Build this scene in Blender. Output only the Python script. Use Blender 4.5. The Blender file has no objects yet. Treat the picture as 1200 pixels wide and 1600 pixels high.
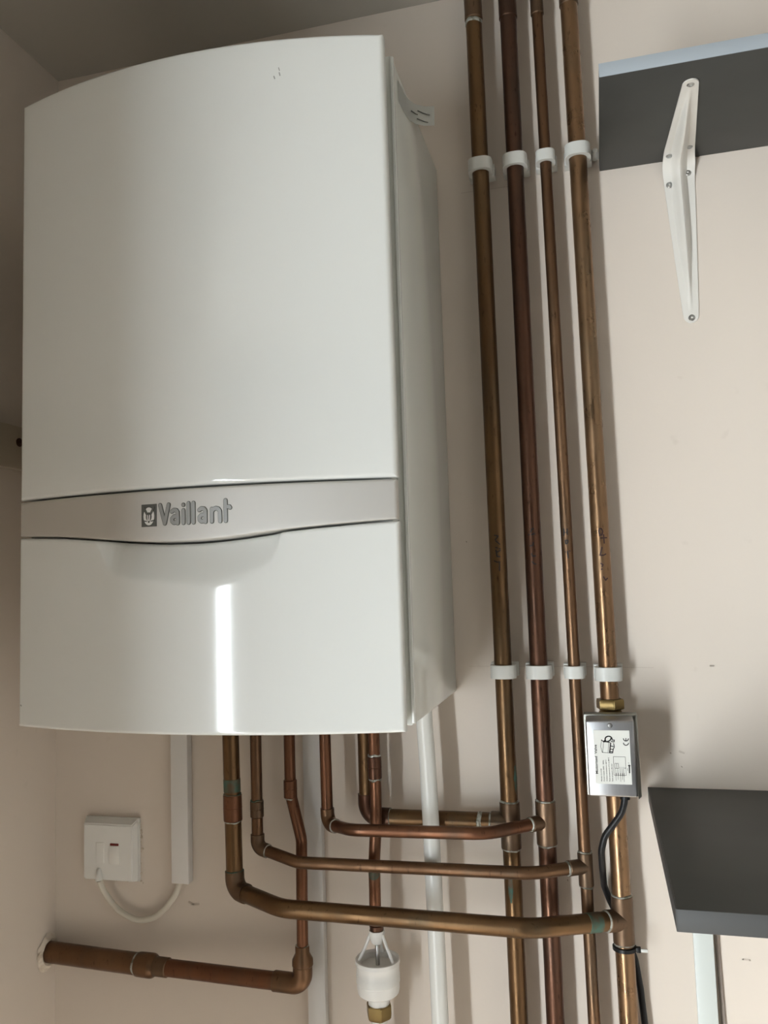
import bpy, bmesh, math, random
from mathutils import Vector, Matrix

# ------------------------------------------------------------------ camera, light, exposure
S = bpy.context.scene
COL = S.collection
R0 = random.Random(5)

CAM_POS = (0.8032, -1.08856, 1.47103)
YAW, PITCH, ROLL, FPX = 0.254187, 0.0873156, -0.0313032, 1280.015

def make_camera():
    cy, sy = math.cos(YAW), math.sin(YAW)
    f = Vector((-sy * math.cos(PITCH), cy * math.cos(PITCH), math.sin(PITCH)))
    r = Vector((cy, sy, 0)); u = r.cross(f)
    c, s = math.cos(ROLL), math.sin(ROLL)
    r2 = c * r + s * u; u2 = -s * r + c * u
    m = Matrix((r2, u2, -f)).transposed().to_4x4()
    m.translation = CAM_POS
    cd = bpy.data.cameras.new('camera'); co = bpy.data.objects.new('camera', cd)
    COL.objects.link(co); co.matrix_world = m
    cd.sensor_fit = 'AUTO'; cd.sensor_width = 36.0; cd.lens = FPX * 36.0 / 1600.0
    cd.clip_start = 0.01
    S.camera = co
make_camera()

S.view_settings.view_transform = 'Standard'
S.view_settings.look = 'None'
S.view_settings.gamma = 1.0
S.view_settings.use_curve_mapping = False
S.view_settings.exposure = 0.0

W = bpy.data.worlds.new('world'); S.world = W
W.use_nodes = True
W.node_tree.nodes['Background'].inputs[0].default_value = (0.75, 0.85, 1.0, 1)
W.node_tree.nodes['Background'].inputs[1].default_value = 1.0

WIN_X0, WIN_X1, WIN_Z0, WIN_Z1, YF = -0.95, -0.12, -0.25, 1.60, -2.35     # glazed opening in the far wall
def area(name, loc, sx, sz, power, color):
    l = bpy.data.lights.new(name, 'AREA'); l.shape = 'RECTANGLE'
    l.size = sx; l.size_y = sz; l.energy = power; l.color = color
    o = bpy.data.objects.new(name, l); COL.objects.link(o)
    o.location = loc; o.rotation_euler = (math.pi / 2, 0, 0)      # shines towards +y, into the room
    return o
# daylight through the opening behind and to the left of the camera: a bright strip of sky, plus a dimmer panel added for soft fill
area('daylight', (-0.405, YF - 0.08, 0.65), 0.36, 1.80, 97.0, (0.89, 0.965, 1.0))
area('daylight_fill', (-0.77, YF - 0.08, 0.60), 0.34, 1.70, 8.0, (0.90, 0.97, 1.0))
# low sunlight added so the floor bounces fill on to the lower walls
sl = bpy.data.lights.new('sun_fill', 'SUN'); sl.energy = 33.0; sl.angle = math.radians(1.5); sl.color = (1.0, 0.96, 0.90)
so = bpy.data.objects.new('sun_fill', sl); COL.objects.link(so)
so.rotation_euler = Vector((0.70, 1.0, -0.70)).to_track_quat('-Z', 'Y').to_euler()

# ------------------------------------------------------------------ materials
def mat(name, color, rough=0.5, metal=0.0, spec=0.5, noise=None, bump=None, coat=0.0, stretch=(1, 1, 1)):
    m = bpy.data.materials.new(name); m.use_nodes = True
    nt = m.node_tree; b = nt.nodes['Principled BSDF']
    b.inputs['Base Color'].default_value = (*color, 1)
    b.inputs['Roughness'].default_value = rough
    b.inputs['Metallic'].default_value = metal
    b.inputs['Specular IOR Level'].default_value = spec
    b.inputs['Coat Weight'].default_value = coat
    b.inputs['Coat Roughness'].default_value = 0.04
    if noise or bump:
        tc = nt.nodes.new('ShaderNodeTexCoord'); mp = nt.nodes.new('ShaderNodeMapping')
        mp.inputs['Scale'].default_value = stretch
        nt.links.new(tc.outputs['Object'], mp.inputs['Vector'])
    if noise:
        # list of (scale, detail, lo, hi, colour)
        prev = None
        for sc, det, lo, hi, c2 in noise:
            n = nt.nodes.new('ShaderNodeTexNoise'); n.inputs['Scale'].default_value = sc
            n.inputs['Detail'].default_value = det
            nt.links.new(mp.outputs[0], n.inputs['Vector'])
            mr = nt.nodes.new('ShaderNodeMapRange')
            mr.inputs['From Min'].default_value = lo; mr.inputs['From Max'].default_value = hi
            nt.links.new(n.outputs['Fac'], mr.inputs['Value'])
            mx = nt.nodes.new('ShaderNodeMix'); mx.data_type = 'RGBA'
            nt.links.new(mr.outputs[0], mx.inputs['Factor'])
            if prev: nt.links.new(prev, mx.inputs['A'])
            else: mx.inputs['A'].default_value = (*color, 1)
            mx.inputs['B'].default_value = (*c2, 1)
            prev = mx.outputs['Result']
        nt.links.new(prev, b.inputs['Base Color'])
    if bump:
        sc, st = bump
        n = nt.nodes.new('ShaderNodeTexNoise'); n.inputs['Scale'].default_value = sc
        n.inputs['Detail'].default_value = 4
        nt.links.new(mp.outputs[0], n.inputs['Vector'])
        bp = nt.nodes.new('ShaderNodeBump'); bp.inputs['Strength'].default_value = st
        bp.inputs['Distance'].default_value = 0.002
        nt.links.new(n.outputs['Fac'], bp.inputs['Height'])
        nt.links.new(bp.outputs[0], b.inputs['Normal'])
    return m

M = {}
M['wall'] = mat('wall_paint', (0.685, 0.605, 0.53), 0.55, spec=0.3,
                noise=[(2.2, 3, 0.40, 0.75, (0.66, 0.582, 0.507)), (38, 2, 0.70, 0.80, (0.635, 0.556, 0.482))], bump=(60, 0.12))
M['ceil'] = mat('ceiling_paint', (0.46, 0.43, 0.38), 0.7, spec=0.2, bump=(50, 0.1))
M['far_wall'] = mat('far_wall_white_paint', (0.72, 0.69, 0.65), 0.6)
M['room_wall'] = mat('far_wall_grey_paint', (0.10, 0.10, 0.105), 0.6)
M['floor'] = mat('floor_vinyl', (0.52, 0.47, 0.41), 0.5, noise=[(8, 4, 0.4, 0.7, (0.46, 0.41, 0.35))])
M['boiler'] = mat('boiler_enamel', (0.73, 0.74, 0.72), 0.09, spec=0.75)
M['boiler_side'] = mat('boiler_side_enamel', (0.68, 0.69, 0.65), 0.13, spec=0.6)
M['band'] = mat('silver_trim', (0.62, 0.605, 0.58), 0.62, 1.0)
M['letter'] = mat('lettering_grey', (0.30, 0.30, 0.29), 0.4, 0.7)
M['letter_dark'] = mat('letter_print_and_shade', (0.10, 0.10, 0.09), 0.5, 0.3)
M['emblem_light'] = mat('emblem_light', (0.75, 0.74, 0.72), 0.4, 0.4)
M['gap'] = mat('seam_dark', (0.02, 0.02, 0.02), 0.7)
def copper(name, c, c2, rough=0.36):
    dk = (c2[0] * .5, c2[1] * .5, c2[2] * .5); gr = (c2[0] * .62 + .02, c2[1] * .80 + .02, c2[2] * .9 + .018)
    m = mat(name, c, rough, 0.92, noise=[(10, 6, 0.34, 0.68, c2), (24, 6, 0.50, 0.80, gr), (260, 3, 0.62, 0.80, dk)],
            bump=(300, 0.06), stretch=(1, 1, 0.28))
    nt = m.node_tree; b_ = nt.nodes['Principled BSDF']                     # tarnish: duller in patches
    n = nt.nodes.new('ShaderNodeTexNoise'); n.inputs['Scale'].default_value = 34; n.inputs['Detail'].default_value = 5
    tc = nt.nodes.new('ShaderNodeTexCoord'); nt.links.new(tc.outputs['Object'], n.inputs['Vector'])
    mr = nt.nodes.new('ShaderNodeMapRange'); mr.inputs['From Min'].default_value = .35; mr.inputs['From Max'].default_value = .68
    mr.inputs['To Min'].default_value = rough - .05; mr.inputs['To Max'].default_value = rough + .16
    nt.links.new(n.outputs['Fac'], mr.inputs['Value']); nt.links.new(mr.outputs[0], b_.inputs['Roughness'])
    return m
M['cu_olive'] = copper('copper_olive', (0.185, 0.108, 0.052), (0.112, 0.062, 0.030))
M['cu_dark'] = copper('copper_dark', (0.125, 0.063, 0.040), (0.072, 0.034, 0.022))
M['cu_brown'] = copper('copper_brown', (0.205, 0.118, 0.066), (0.125, 0.066, 0.036))
M['cu_bright'] = copper('copper_bright', (0.31, 0.19, 0.105), (0.21, 0.122, 0.066), 0.29)
M['cu_red'] = copper('copper_reddish', (0.215, 0.098, 0.054), (0.12, 0.055, 0.031))
M['cu_fit'] = copper('copper_fitting', (0.185, 0.118, 0.075), (0.115, 0.075, 0.048), 0.42)
M['cu_green'] = mat('verdigris', (0.05, 0.115, 0.085), 0.6, 0.2, noise=[(70, 5, 0.38, 0.62, (0.10, 0.065, 0.035))])
M['solder'] = mat('solder', (0.42, 0.42, 0.38), 0.45, 0.6, noise=[(150, 3, 0.45, 0.6, (0.17, 0.16, 0.12))])
M['brass'] = mat('brass', (0.22, 0.155, 0.062), 0.38, 0.95, noise=[(30, 4, 0.4, 0.7, (0.17, 0.115, 0.05))])
M['clip'] = mat('clip_plastic', (0.61, 0.61, 0.58), 0.4)
M['plastic'] = mat('white_plastic', (0.76, 0.75, 0.72), 0.35)
M['pipe_white'] = mat('white_pipe_plastic', (0.70, 0.70, 0.67), 0.25)
M['trunk'] = mat('trunking_plastic', (0.68, 0.66, 0.64), 0.4)
M['trunk_pale'] = mat('pale_trunking_plastic', (0.62, 0.65, 0.62), 0.4)
M['cord'] = mat('white_cord', (0.62, 0.58, 0.50), 0.45)
M['red'] = mat('red_window', (0.18, 0.02, 0.015), 0.3)
M['shelf'] = mat('shelf_laminate', (0.050, 0.050, 0.046), 0.5, spec=0.35, noise=[(14, 3, 0.4, 0.8, (0.042, 0.042, 0.039))])
M['shelf_edge_dark'] = mat('shelf_dark_edge', (0.056, 0.055, 0.053), 0.45, spec=0.3)
M['shelf_edge_light'] = mat('shelf_light_edge', (0.33, 0.365, 0.40), 0.4)
M['bracket'] = mat('bracket_enamel', (0.72, 0.69, 0.64), 0.3)
M['steel'] = mat('steel', (0.45, 0.45, 0.44), 0.3, 1.0)
M['alu'] = mat('aluminium', (0.44, 0.44, 0.45), 0.36, 1.0, noise=[(25, 4, 0.4, 0.7, (0.35, 0.35, 0.36))], stretch=(3, 1, 0.3))
M['alu_dark'] = mat('aluminium_tray', (0.36, 0.36, 0.33), 0.4, 1.0)
M['black'] = mat('black_rubber', (0.008, 0.008, 0.009), 0.4, spec=0.3)
M['ink'] = mat('ink', (0.015, 0.012, 0.012), 0.6)
M['ink_red'] = mat('brown_ink', (0.035, 0.012, 0.012), 0.6)
M['paper'] = mat('sticker_paper', (0.70, 0.70, 0.66), 0.5, spec=0.3)
M['plaster'] = mat('plaster', (0.68, 0.60, 0.51), 0.9, noise=[(60, 4, 0.45, 0.7, (0.52, 0.44, 0.35))], bump=(90, 0.6))
M['board'] = mat('board_paint', (0.42, 0.36, 0.28), 0.5)
M['scuff'] = mat('scuff_grey', (0.30, 0.30, 0.29), 0.5)
M['frame'] = mat('door_frame_white', (0.82, 0.80, 0.76), 0.3)

# ------------------------------------------------------------------ helpers
def obj(name, bm, m, parent=None, smooth=True, ang=35, label=None):
    bmesh.ops.recalc_face_normals(bm, faces=bm.faces)
    me = bpy.data.meshes.new(name); bm.to_mesh(me); bm.free()
    me.materials.append(M[m] if isinstance(m, str) else m)
    if smooth:
        for p in me.polygons: p.use_smooth = True
        me.set_sharp_from_angle(angle=math.radians(ang))
    o = bpy.data.objects.new(name, me); COL.objects.link(o)
    if parent:
        o.parent = parent
        o.matrix_parent_inverse = Matrix.Identity(4)
        # parents sit unrotated; child geometry is in world metres
        o.location = -tot(parent)
    if label: o['label'] = label
    return o

def tot(o):
    v = Vector((0, 0, 0))
    while o is not None:
        v += o.location; o = o.parent
    return v

def thing(name, label, cat, loc, group=None):
    o = bpy.data.objects.new(name, None); COL.objects.link(o)
    o.location = loc; o.empty_display_size = 0.03
    return tag(o, label, cat, group)

def tag(o, label, cat, group=None):
    o['label'] = label; o['category'] = cat
    if group: o['group'] = group
    return o

def struct(name, bm, m, parent=None, smooth=False):
    o = obj(name, bm, m, parent, smooth)
    if parent is None: o['kind'] = 'structure'
    return o

def box(bm, x0, x1, y0, y1, z0, z1, bev=0.0, seg=2):
    vs = [bm.verts.new((x, y, z)) for z in (z0, z1) for y in (y0, y1) for x in (x0, x1)]
    fs = [bm.faces.new([vs[i] for i in q]) for q in ((0, 2, 3, 1), (4, 5, 7, 6), (0, 1, 5, 4), (2, 6, 7, 3), (0, 4, 6, 2), (1, 3, 7, 5))]
    if bev > 0:
        es = list({e for f in fs for e in f.edges})
        bmesh.ops.bevel(bm, geom=es, offset=bev, segments=seg, profile=0.5, affect='EDGES')
    return bm

def BM(): return bmesh.new()

def fillet(pts, rad, n=10):
    pts = [Vector(p) for p in pts]
    if not hasattr(rad, '__len__'): rad = [rad] * (len(pts) - 2)
    out = [pts[0]]
    for i in range(1, len(pts) - 1):
        a, b, c = pts[i - 1], pts[i], pts[i + 1]
        d1 = (a - b).normalized(); d2 = (c - b).normalized()
        ang = d1.angle(d2); half = ang / 2
        r = rad[i - 1]; t = min(r / math.tan(half), (a - b).length * .49 if i > 1 else (a - b).length * .95, (c - b).length * .49 if i < len(pts) - 2 else (c - b).length * .95)
        r = t * math.tan(half)
        if ang > math.pi - 0.01 or r < 1e-5:
            out.append(b); continue
        bis = (d1 + d2).normalized(); cen = b + bis * (r / math.sin(half))
        p0 = b + d1 * t; p1 = b + d2 * t
        v0 = p0 - cen; v1 = p1 - cen; tot_a = v0.angle(v1); ax = v0.cross(v1).normalized()
        for k in range(n + 1):
            out.append(cen + Matrix.Rotation(tot_a * k / n, 3, ax) @ v0)
    out.append(pts[-1])
    return out

def tube(bm, pts, r, n=28, caps=True):
    pts = [Vector(p) for p in pts]
    if not hasattr(r, '__len__'): r = [r] * len(pts)
    T = []
    for i in range(len(pts)):
        a = pts[max(i - 1, 0)]; b = pts[min(i + 1, len(pts) - 1)]
        if 0 < i < len(pts) - 1:
            t = (pts[i] - a).normalized() + (b - pts[i]).normalized()
        else: t = b - a
        T.append(t.normalized())
    ref = Vector((0, 0, 1)) if abs(T[0].z) < .9 else Vector((1, 0, 0))
    nx = (ref - T[0] * ref.dot(T[0])).normalized()
    rings = []
    for i, p in enumerate(pts):
        nx = (nx - T[i] * nx.dot(T[i])).normalized(); ny = T[i].cross(nx)
        rings.append([bm.verts.new(p + (nx * math.cos(2 * math.pi * k / n) + ny * math.sin(2 * math.pi * k / n)) * r[i]) for k in range(n)])
    for a, b in zip(rings, rings[1:]):
        for k in range(n):
            bm.faces.new((a[k], a[(k + 1) % n], b[(k + 1) % n], b[k]))
    if caps:
        bm.faces.new(rings[0][::-1]); bm.faces.new(rings[-1])
    return bm

def lathe(bm, origin, axis, prof, n=32, phase=0.0):
    """prof = [(radius, height)] along axis"""
    o = Vector(origin); t = Vector(axis).normalized()
    ref = Vector((0, 0, 1)) if abs(t.z) < .9 else Vector((0, -1, 0))
    nx = (ref - t * ref.dot(t)).normalized(); ny = t.cross(nx)
    rings = []
    for r, h in prof:
        if r < 1e-6: rings.append([bm.verts.new(o + t * h)])
        else: rings.append([bm.verts.new(o + t * h + (nx * math.cos(phase + 2 * math.pi * k / n) + ny * math.sin(phase + 2 * math.pi * k / n)) * r) for k in range(n)])
    for a, b in zip(rings, rings[1:]):
        for k in range(n):
            k2 = (k + 1) % n
            if len(a) == 1 and len(b) == 1: continue
            if len(a) == 1: bm.faces.new((a[0], b[k2], b[k]))
            elif len(b) == 1: bm.faces.new((a[k], a[k2], b[0]))
            else: bm.faces.new((a[k], a[k2], b[k2], b[k]))
    for rg in (rings[0], rings[-1]):
        if len(rg) > 2: bm.faces.new(rg)
    return bm

def sleeve(bm, a, b, r, e=0.0012, n=28):
    """pipe fitting body from a to b with softened rims"""
    a = Vector(a); b = Vector(b); L = (b - a).length
    return lathe(bm, a, b - a, [(r - e, 0), (r, e), (r, L - e), (r - e, L)], n)

def ringmesh(c, ax, r, w=0.003, wob=0.0, seed=0, n=32):
    """an uneven ring of solder round a pipe"""
    rr = random.Random(seed); bm = BM()
    lathe(bm, Vector(c) - Vector(ax).normalized() * w / 2, ax, [(r - .0010, 0), (r + .0004, w * .25), (r + .0007, w * .5), (r + .0004, w * .75), (r - .0010, w)], n)
    t = Vector(ax).normalized()
    if wob:
        ph = rr.random() * 6; k2 = rr.choice((2, 3))
        for v in bm.verts:
            d = v.co - Vector(c); d -= t * d.dot(t)
            an = math.atan2(d.x + d.z, d.y - d.z * .3)
            v.co += t * (wob * (math.sin(an * k2 + ph) + .5 * math.sin(an * 5 + ph * 2)))
    return bm

def prism(bm, poly, mp, h0, h1):
    top = [bm.verts.new(mp(u, v, h1)) for u, v in poly]
    bot = [bm.verts.new(mp(u, v, h0)) for u, v in poly]
    bm.faces.new(top); n = len(poly)
    for k in range(n): bm.faces.new((top[k], top[(k + 1) % n], bot[(k + 1) % n], bot[k]))

def strokes(bm, lines, wd, mp, h0=0.0, h1=0.0003, n=12, maxseg=None):
    """thick round-ended pen strokes lying on a surface given by mp(u, v, height)"""
    for ln in lines:
        if maxseg:
            l2 = [ln[0]]
            for a, b in zip(ln, ln[1:]):
                m_ = max(1, int(math.dist(a, b) / maxseg))
                for k in range(1, m_ + 1): l2.append((a[0] + (b[0] - a[0]) * k / m_, a[1] + (b[1] - a[1]) * k / m_))
            ln = l2
        for (u, v) in ln:
            prism(bm, [(u + wd / 2 * math.cos(2 * math.pi * k / n), v + wd / 2 * math.sin(2 * math.pi * k / n)) for k in range(n)], mp, h0, h1)
        for (a, b) in zip(ln, ln[1:]):
            d = Vector((b[0] - a[0], b[1] - a[1]))
            if d.length < 1e-7: continue
            q = Vector((-d.y, d.x)).normalized() * wd / 2
            prism(bm, [(a[0] + q.x, a[1] + q.y), (b[0] + q.x, b[1] + q.y), (b[0] - q.x, b[1] - q.y), (a[0] - q.x, a[1] - q.y)], mp, h0, h1)

def text(bm, s, height, length, mp, h=0.0002):
    cu = bpy.data.curves.new('t', 'FONT'); cu.body = s; cu.size = 1.0; cu.offset = 0.018
    to = bpy.data.objects.new('t', cu); COL.objects.link(to)
    bpy.context.view_layer.update()
    me = bpy.data.meshes.new_from_object(to)
    x1 = max(v.co.x for v in me.vertices); x0 = min(v.co.x for v in me.vertices)
    idx = [bm.verts.new(mp((v.co.x - x0) / (x1 - x0) * length, v.co.y * height / 0.7, h)) for v in me.vertices]
    for p in me.polygons:
        try: bm.faces.new([idx[i] for i in p.vertices])
        except ValueError: pass
    bpy.data.objects.remove(to); bpy.data.curves.remove(cu); bpy.data.meshes.remove(me)

# ------------------------------------------------------------------ the room
CZ, FZ, XL, XR, YR = 2.295, -0.25, -1.9, 1.5, -1.50
b = BM(); box(b, 0.0, XR + .1, 0.0, 0.1, FZ - .1, CZ + .1); struct('wall_back', b, 'wall')
b = BM(); box(b, -0.12, 0, YR, 0.1, FZ - .1, CZ + .1); struct('wall_left', b, 'wall')      # ends where the room widens
b = BM(); box(b, XL, -0.12, YR, YR + .1, FZ - .1, CZ + .1); struct('wall_return', b, 'room_wall')
b = BM(); box(b, XL - .1, XL, YF - .1, YR + .1, FZ - .1, CZ + .1); struct('wall_far_left', b, 'room_wall')
b = BM(); box(b, XR, XR + .1, YF - .1, 0.1, FZ - .1, CZ + .1); struct('wall_right', b, 'far_wall')
b = BM()
box(b, XL, WIN_X0, YF - .06, YF, FZ, CZ); box(b, WIN_X1, XR, YF - .06, YF, FZ, CZ); box(b, WIN_X0, WIN_X1, YF - .06, YF, WIN_Z1, CZ)
struct('wall_front', b, 'room_wall')
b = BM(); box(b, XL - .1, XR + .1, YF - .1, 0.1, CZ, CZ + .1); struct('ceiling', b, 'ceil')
b = BM(); box(b, XL - .1, XR + .1, YF - .1, 0.1, FZ - .1, FZ); struct('floor', b, 'floor')
b = BM()                                              # white frame of the glazed opening
for x in (WIN_X0, WIN_X1 - .02): box(b, x, x + .05, YF - .06, YF + .015, WIN_Z0, WIN_Z1, .004)
box(b, WIN_X0, WIN_X1, YF - .06, YF + .015, WIN_Z1 - .05, WIN_Z1, .004)
struct('door_1', b, 'frame')
b = BM(); box(b, -.13, .012, YR - .012, -1.32, FZ, 2.0, .003); struct('door_2', b, 'frame')      # white lining where the left wall ends

# scratches, pencil line and filler marks on the back wall
wb = bpy.data.objects['wall_back']
def wallmap(u, v, h): return Vector((u, -.0001 - h, v))
M['mark'] = mat('wall_mark_brown', (0.34, 0.27, 0.21), 0.8)
M['mark_faint'] = mat('wall_mark_faint', (0.56, 0.48, 0.41), 0.8)
for nm_, m_, w_, ln in (('plaster_crack', 'mark', .0008, [(.6300, 1.0290), (.6450, 1.0265), (.6560, 1.0270), (.6640, 1.0235), (.6720, 1.0190)]),
                        ('plaster_crack', 'mark_faint', .0016, [(.6580, 1.0220), (.6640, 1.0200), (.6690, 1.0215)]),
                        ('pencil_line', 'mark_faint', .0007, [(.6300, 1.3590), (.7600, 1.3580), (.8620, 1.3560)]),
                        ('pencil_line', 'mark_faint', .0007, [(.6450, 2.0070), (.7300, 2.0060)]),
                        ('wall_scuff', 'mark', .0012, [(.8760, 1.2520), (.8768, 1.2516)]), ('wall_scuff', 'mark_faint', .0022, [(.8870, 1.2540), (.8920, 1.2520)]),
                        ('wall_scuff', 'mark', .0010, [(.8880, 1.2360), (.8890, 1.2350)]), ('wall_scuff', 'mark_faint', .0022, [(.9290, 1.3580), (.9330, 1.3580)]),
                        ('wall_scuff', 'mark_faint', .0020, [(.9440, 1.0130), (.9520, 1.0125)]), ('wall_scuff', 'mark', .0011, [(.7440, 1.0930), (.7444, 1.0915)]),
                        ('wall_scuff', 'mark_faint', .0020, [(.6720, 1.9300), (.6722, 1.9290)]), ('wall_scuff', 'mark', .0012, [(.6330, 1.5240), (.6334, 1.5230)]),
                        ('wall_scuff', 'mark_faint', .0030, [(.2180, 1.0320), (.2250, 1.0290), (.2330, 1.0300)])):
    b = BM(); strokes(b, [ln], w_, wallmap, 0, .00012, 8); obj(nm_, b, m_, wb, smooth=False)

# ------------------------------------------------------------------ boiler
BX, BZ, BW, BH, DEP, SAG = 0.1724, 1.3263, 0.44, 0.72, 0.2992, 0.034
BXC = BX + BW / 2
def bow(x):
    t = (x - BXC) / (BW / 2)
    return -(DEP + SAG * (1 - t * t))
def lerp_tab(tab, x):
    if x <= tab[0][0]: return tab[0][1]
    for (a, va), (c, vc) in zip(tab, tab[1:]):
        if x <= c:
            k = (x - a) / (c - a); return va + (vc - va) * k
    return tab[-1][1]
BAND = [(0, 1.5370), (.165, 1.5322), (.269, 1.5277), (.364, 1.5232), (.451, 1.5207), (.533, 1.5203), (.611, 1.5220), (.686, 1.5252), (.759, 1.5285), (.886, 1.5323), (1, 1.5349)]
def band_bot(x):
    f = (x - BX) / BW     # smoothed table
    return sum(lerp_tab(BAND, f + d) * w for d, w in ((-.04, .25), (0, .5), (.04, .25)))
SCOOP = [(.255, 1.535), (.266, 1.522), (.284, 1.508), (.303, 1.4945), (.325, 1.4880), (.45, 1.4808), (.548, 1.4765), (.64, 1.4835), (.69, 1.490), (.714, 1.4965), (.73, 1.508), (.738, 1.521), (.745, 1.535)]
def scoop(x, z):
    f = (x - BX) / BW
    zb = lerp_tab(SCOOP, f)
    s = (z - zb) * 0.42
    k = 0.0009
    d = k * math.log1p(math.exp(min(s / k, 60)))      # soft crease
    return min(d, 0.024)

def cover(x0, x1, zlo, zhi, yback, nx, nz, r=0.004, extra=None, rl=None):
    """bowed cover with rounded rims and a skirt running back to yback"""
    bm = BM()
    def grad(n):
        e = [0, .15, .35, .6, .85, 1.0]
        return e
    us = [x0 + r * k for k in (0, .06, .2, .45, .75, 1)] + [x0 + r + (x1 - x0 - 2 * r) * k / nx for k in range(1, nx)] + [x1 - r * k for k in (1, .75, .45, .2, .06, 0)]
    rows = []
    ek = (0, .06, .2, .45, .75, 1)
    for j in range(nz + 11):
        row = []
        for x in us:
            a, c = zlo(x), zhi(x)
            if j < 6: z = a + r * ek[j]
            elif j >= nz + 5: z = c - r * ek[nz + 10 - j]
            else: z = a + r + (c - a - 2 * r) * (j - 5) / nz
            d = max(0.0, min(x - x0, x1 - x, z - a, c - z))
            y = bow(x)
            if d < r: y += (r - math.sqrt(max(0, r * r - (r - d) ** 2)))
            if extra: y += extra(x, z)
            row.append(bm.verts.new((x, y, z)))
        rows.append(row)
    for a, c in zip(rows, rows[1:]):
        for k in range(len(us) - 1): bm.faces.new((a[k], a[k + 1], c[k + 1], c[k]))
    rim = rows[0][:-1] + [rw[-1] for rw in rows[:-1]] + rows[-1][:0:-1] + [rw[0] for rw in rows[:0:-1]]
    bk = [bm.verts.new((v.co.x, yback, v.co.z)) for v in rim]
    n = len(rim)
    for k in range(n): bm.faces.new((rim[k], rim[(k + 1) % n], bk[(k + 1) % n], bk[k]))
    return bm

boiler = thing('boiler', 'large white wall-hung boiler with a bowed front and silver band', 'boiler', (BXC, -0.15, BZ))
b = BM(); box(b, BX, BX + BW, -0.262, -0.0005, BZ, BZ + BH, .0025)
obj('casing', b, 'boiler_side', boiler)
b = BM(); box(b, BX + .0075, BX + BW - .0075, -0.2895, -0.2615, BZ + .003, BZ + BH - .003, .0015)
obj('inner_frame', b, 'boiler_side', boiler)
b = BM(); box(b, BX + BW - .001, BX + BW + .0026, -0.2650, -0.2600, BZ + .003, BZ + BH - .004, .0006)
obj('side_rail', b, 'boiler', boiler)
BT = 1.5748
b = cover(BX, BX + BW, lambda x: BT + .0022, lambda x: BZ + BH, -0.2893, 60, 24, .0045)
obj('upper_cover', b, 'boiler', boiler, ang=50)
b = cover(BX + .001, BX + BW - .001, band_bot, lambda x: BT, -0.2893, 90, 10, .0022)
band = obj('trim_band', b, 'band', boiler, ang=50, label='silver band with raised lettering')
b = cover(BX, BX + BW, lambda x: BZ, lambda x: band_bot(x) - .0020, -0.2893, 200, 100, .0035, extra=scoop)
obj('lower_cover', b, 'boiler', boiler, ang=60)
# lettering, drawn on the band:  u along x, v along z
LX0, LZ0 = BX + .441 * BW, 1.5392
def bandmap(u, v, h): return Vector((LX0 + u, bow(LX0 + u) - h, LZ0 + v))
def LT(pts): return [((X - 285) * 0.0000988, (318 - Y) * 0.0000905) for X, Y in pts]
def a_(dx): return [LT([(445 + dx, 182), (468 + dx, 165), (495 + dx, 168), (512 + dx, 190), (513 + dx, 318)]),
                    LT([(512 + dx, 238), (470 + dx, 238), (447 + dx, 262), (448 + dx, 292), (468 + dx, 312), (495 + dx, 308), (513 + dx, 290)])]
LET = [LT([(308, 100), (362, 312), (408, 100)])] + a_(0) + [LT([(578, 112), (578, 113)]), LT([(578, 175), (578, 318)]), LT([(637, 98), (637, 318)]), LT([(692, 98), (692, 318)])] + a_(312) + \
      [LT([(895, 178), (895, 318)]), LT([(895, 208), (915, 180), (940, 170), (965, 178), (983, 205), (985, 318)]), LT([(1045, 88), (1045, 318)]), LT([(1045, 160), (1085, 160), (1093, 172)])]
b = BM(); strokes(b, LET, .0046, bandmap, -.0002, .0005, maxseg=.006)
obj('lettering_edge_shade', b, 'letter_dark', band, smooth=False)  # darker, wider strokes paint in the shaded edges of the raised letters
b = BM(); strokes(b, LET, .0034, bandmap, .0, .0009, maxseg=.006)
obj('lettering', b, 'letter', band, smooth=False)
# square emblem
EX0, EX1, EZ0, EZ1 = BX + .396 * BW, BX + .4365 * BW, 1.5373, 1.5606
b = BM(); N = 6
def embmap(u, v, h): x = EX0 + u * (EX1 - EX0); return Vector((x, bow(x) - h, EZ0 + v * (EZ1 - EZ0)))
prism(b, [(k / N, 0) for k in range(N + 1)] + [(k / N, 1) for k in range(N, -1, -1)], embmap, -.0002, .0005)
emb = obj('emblem', b, 'letter_dark', band, smooth=False)
b = BM(); prism(b, [(.5 + .36 * math.cos(a * math.pi / 12), .46 + .40 * math.sin(a * math.pi / 12)) for a in range(24)], embmap, .0004, .0008)
obj('emblem_oval', b, 'emblem_light', band, smooth=False)
b = BM()
strokes(b, [[(.17, .84), (.42, .50)], [(.83, .84), (.58, .50)]], .13, embmap, .0005, .0011, 8)
prism(b, [(.5 + .19 * math.cos(a * math.pi / 8), .44 + .20 * math.sin(a * math.pi / 8)) for a in range(16)], embmap, .0005, .0011)
prism(b, [(.40, .36), (.60, .36), (.56, .20), (.5, .16), (.44, .20)], embmap, .0005, .0011)
strokes(b, [[(.14, .27), (.35, .24)], [(.86, .27), (.65, .24)]], .05, embmap, .0005, .0011, 6)
obj('emblem_mark', b, 'letter_dark', band, smooth=False)
b = BM(); strokes(b, [[(.43, .50), (.44, .36), (.46, .27)], [(.57, .50), (.56, .36), (.54, .27)]], .055, embmap, .0010, .0014, 6)
obj('emblem_detail', b, 'emblem_light', band, smooth=False)
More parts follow.
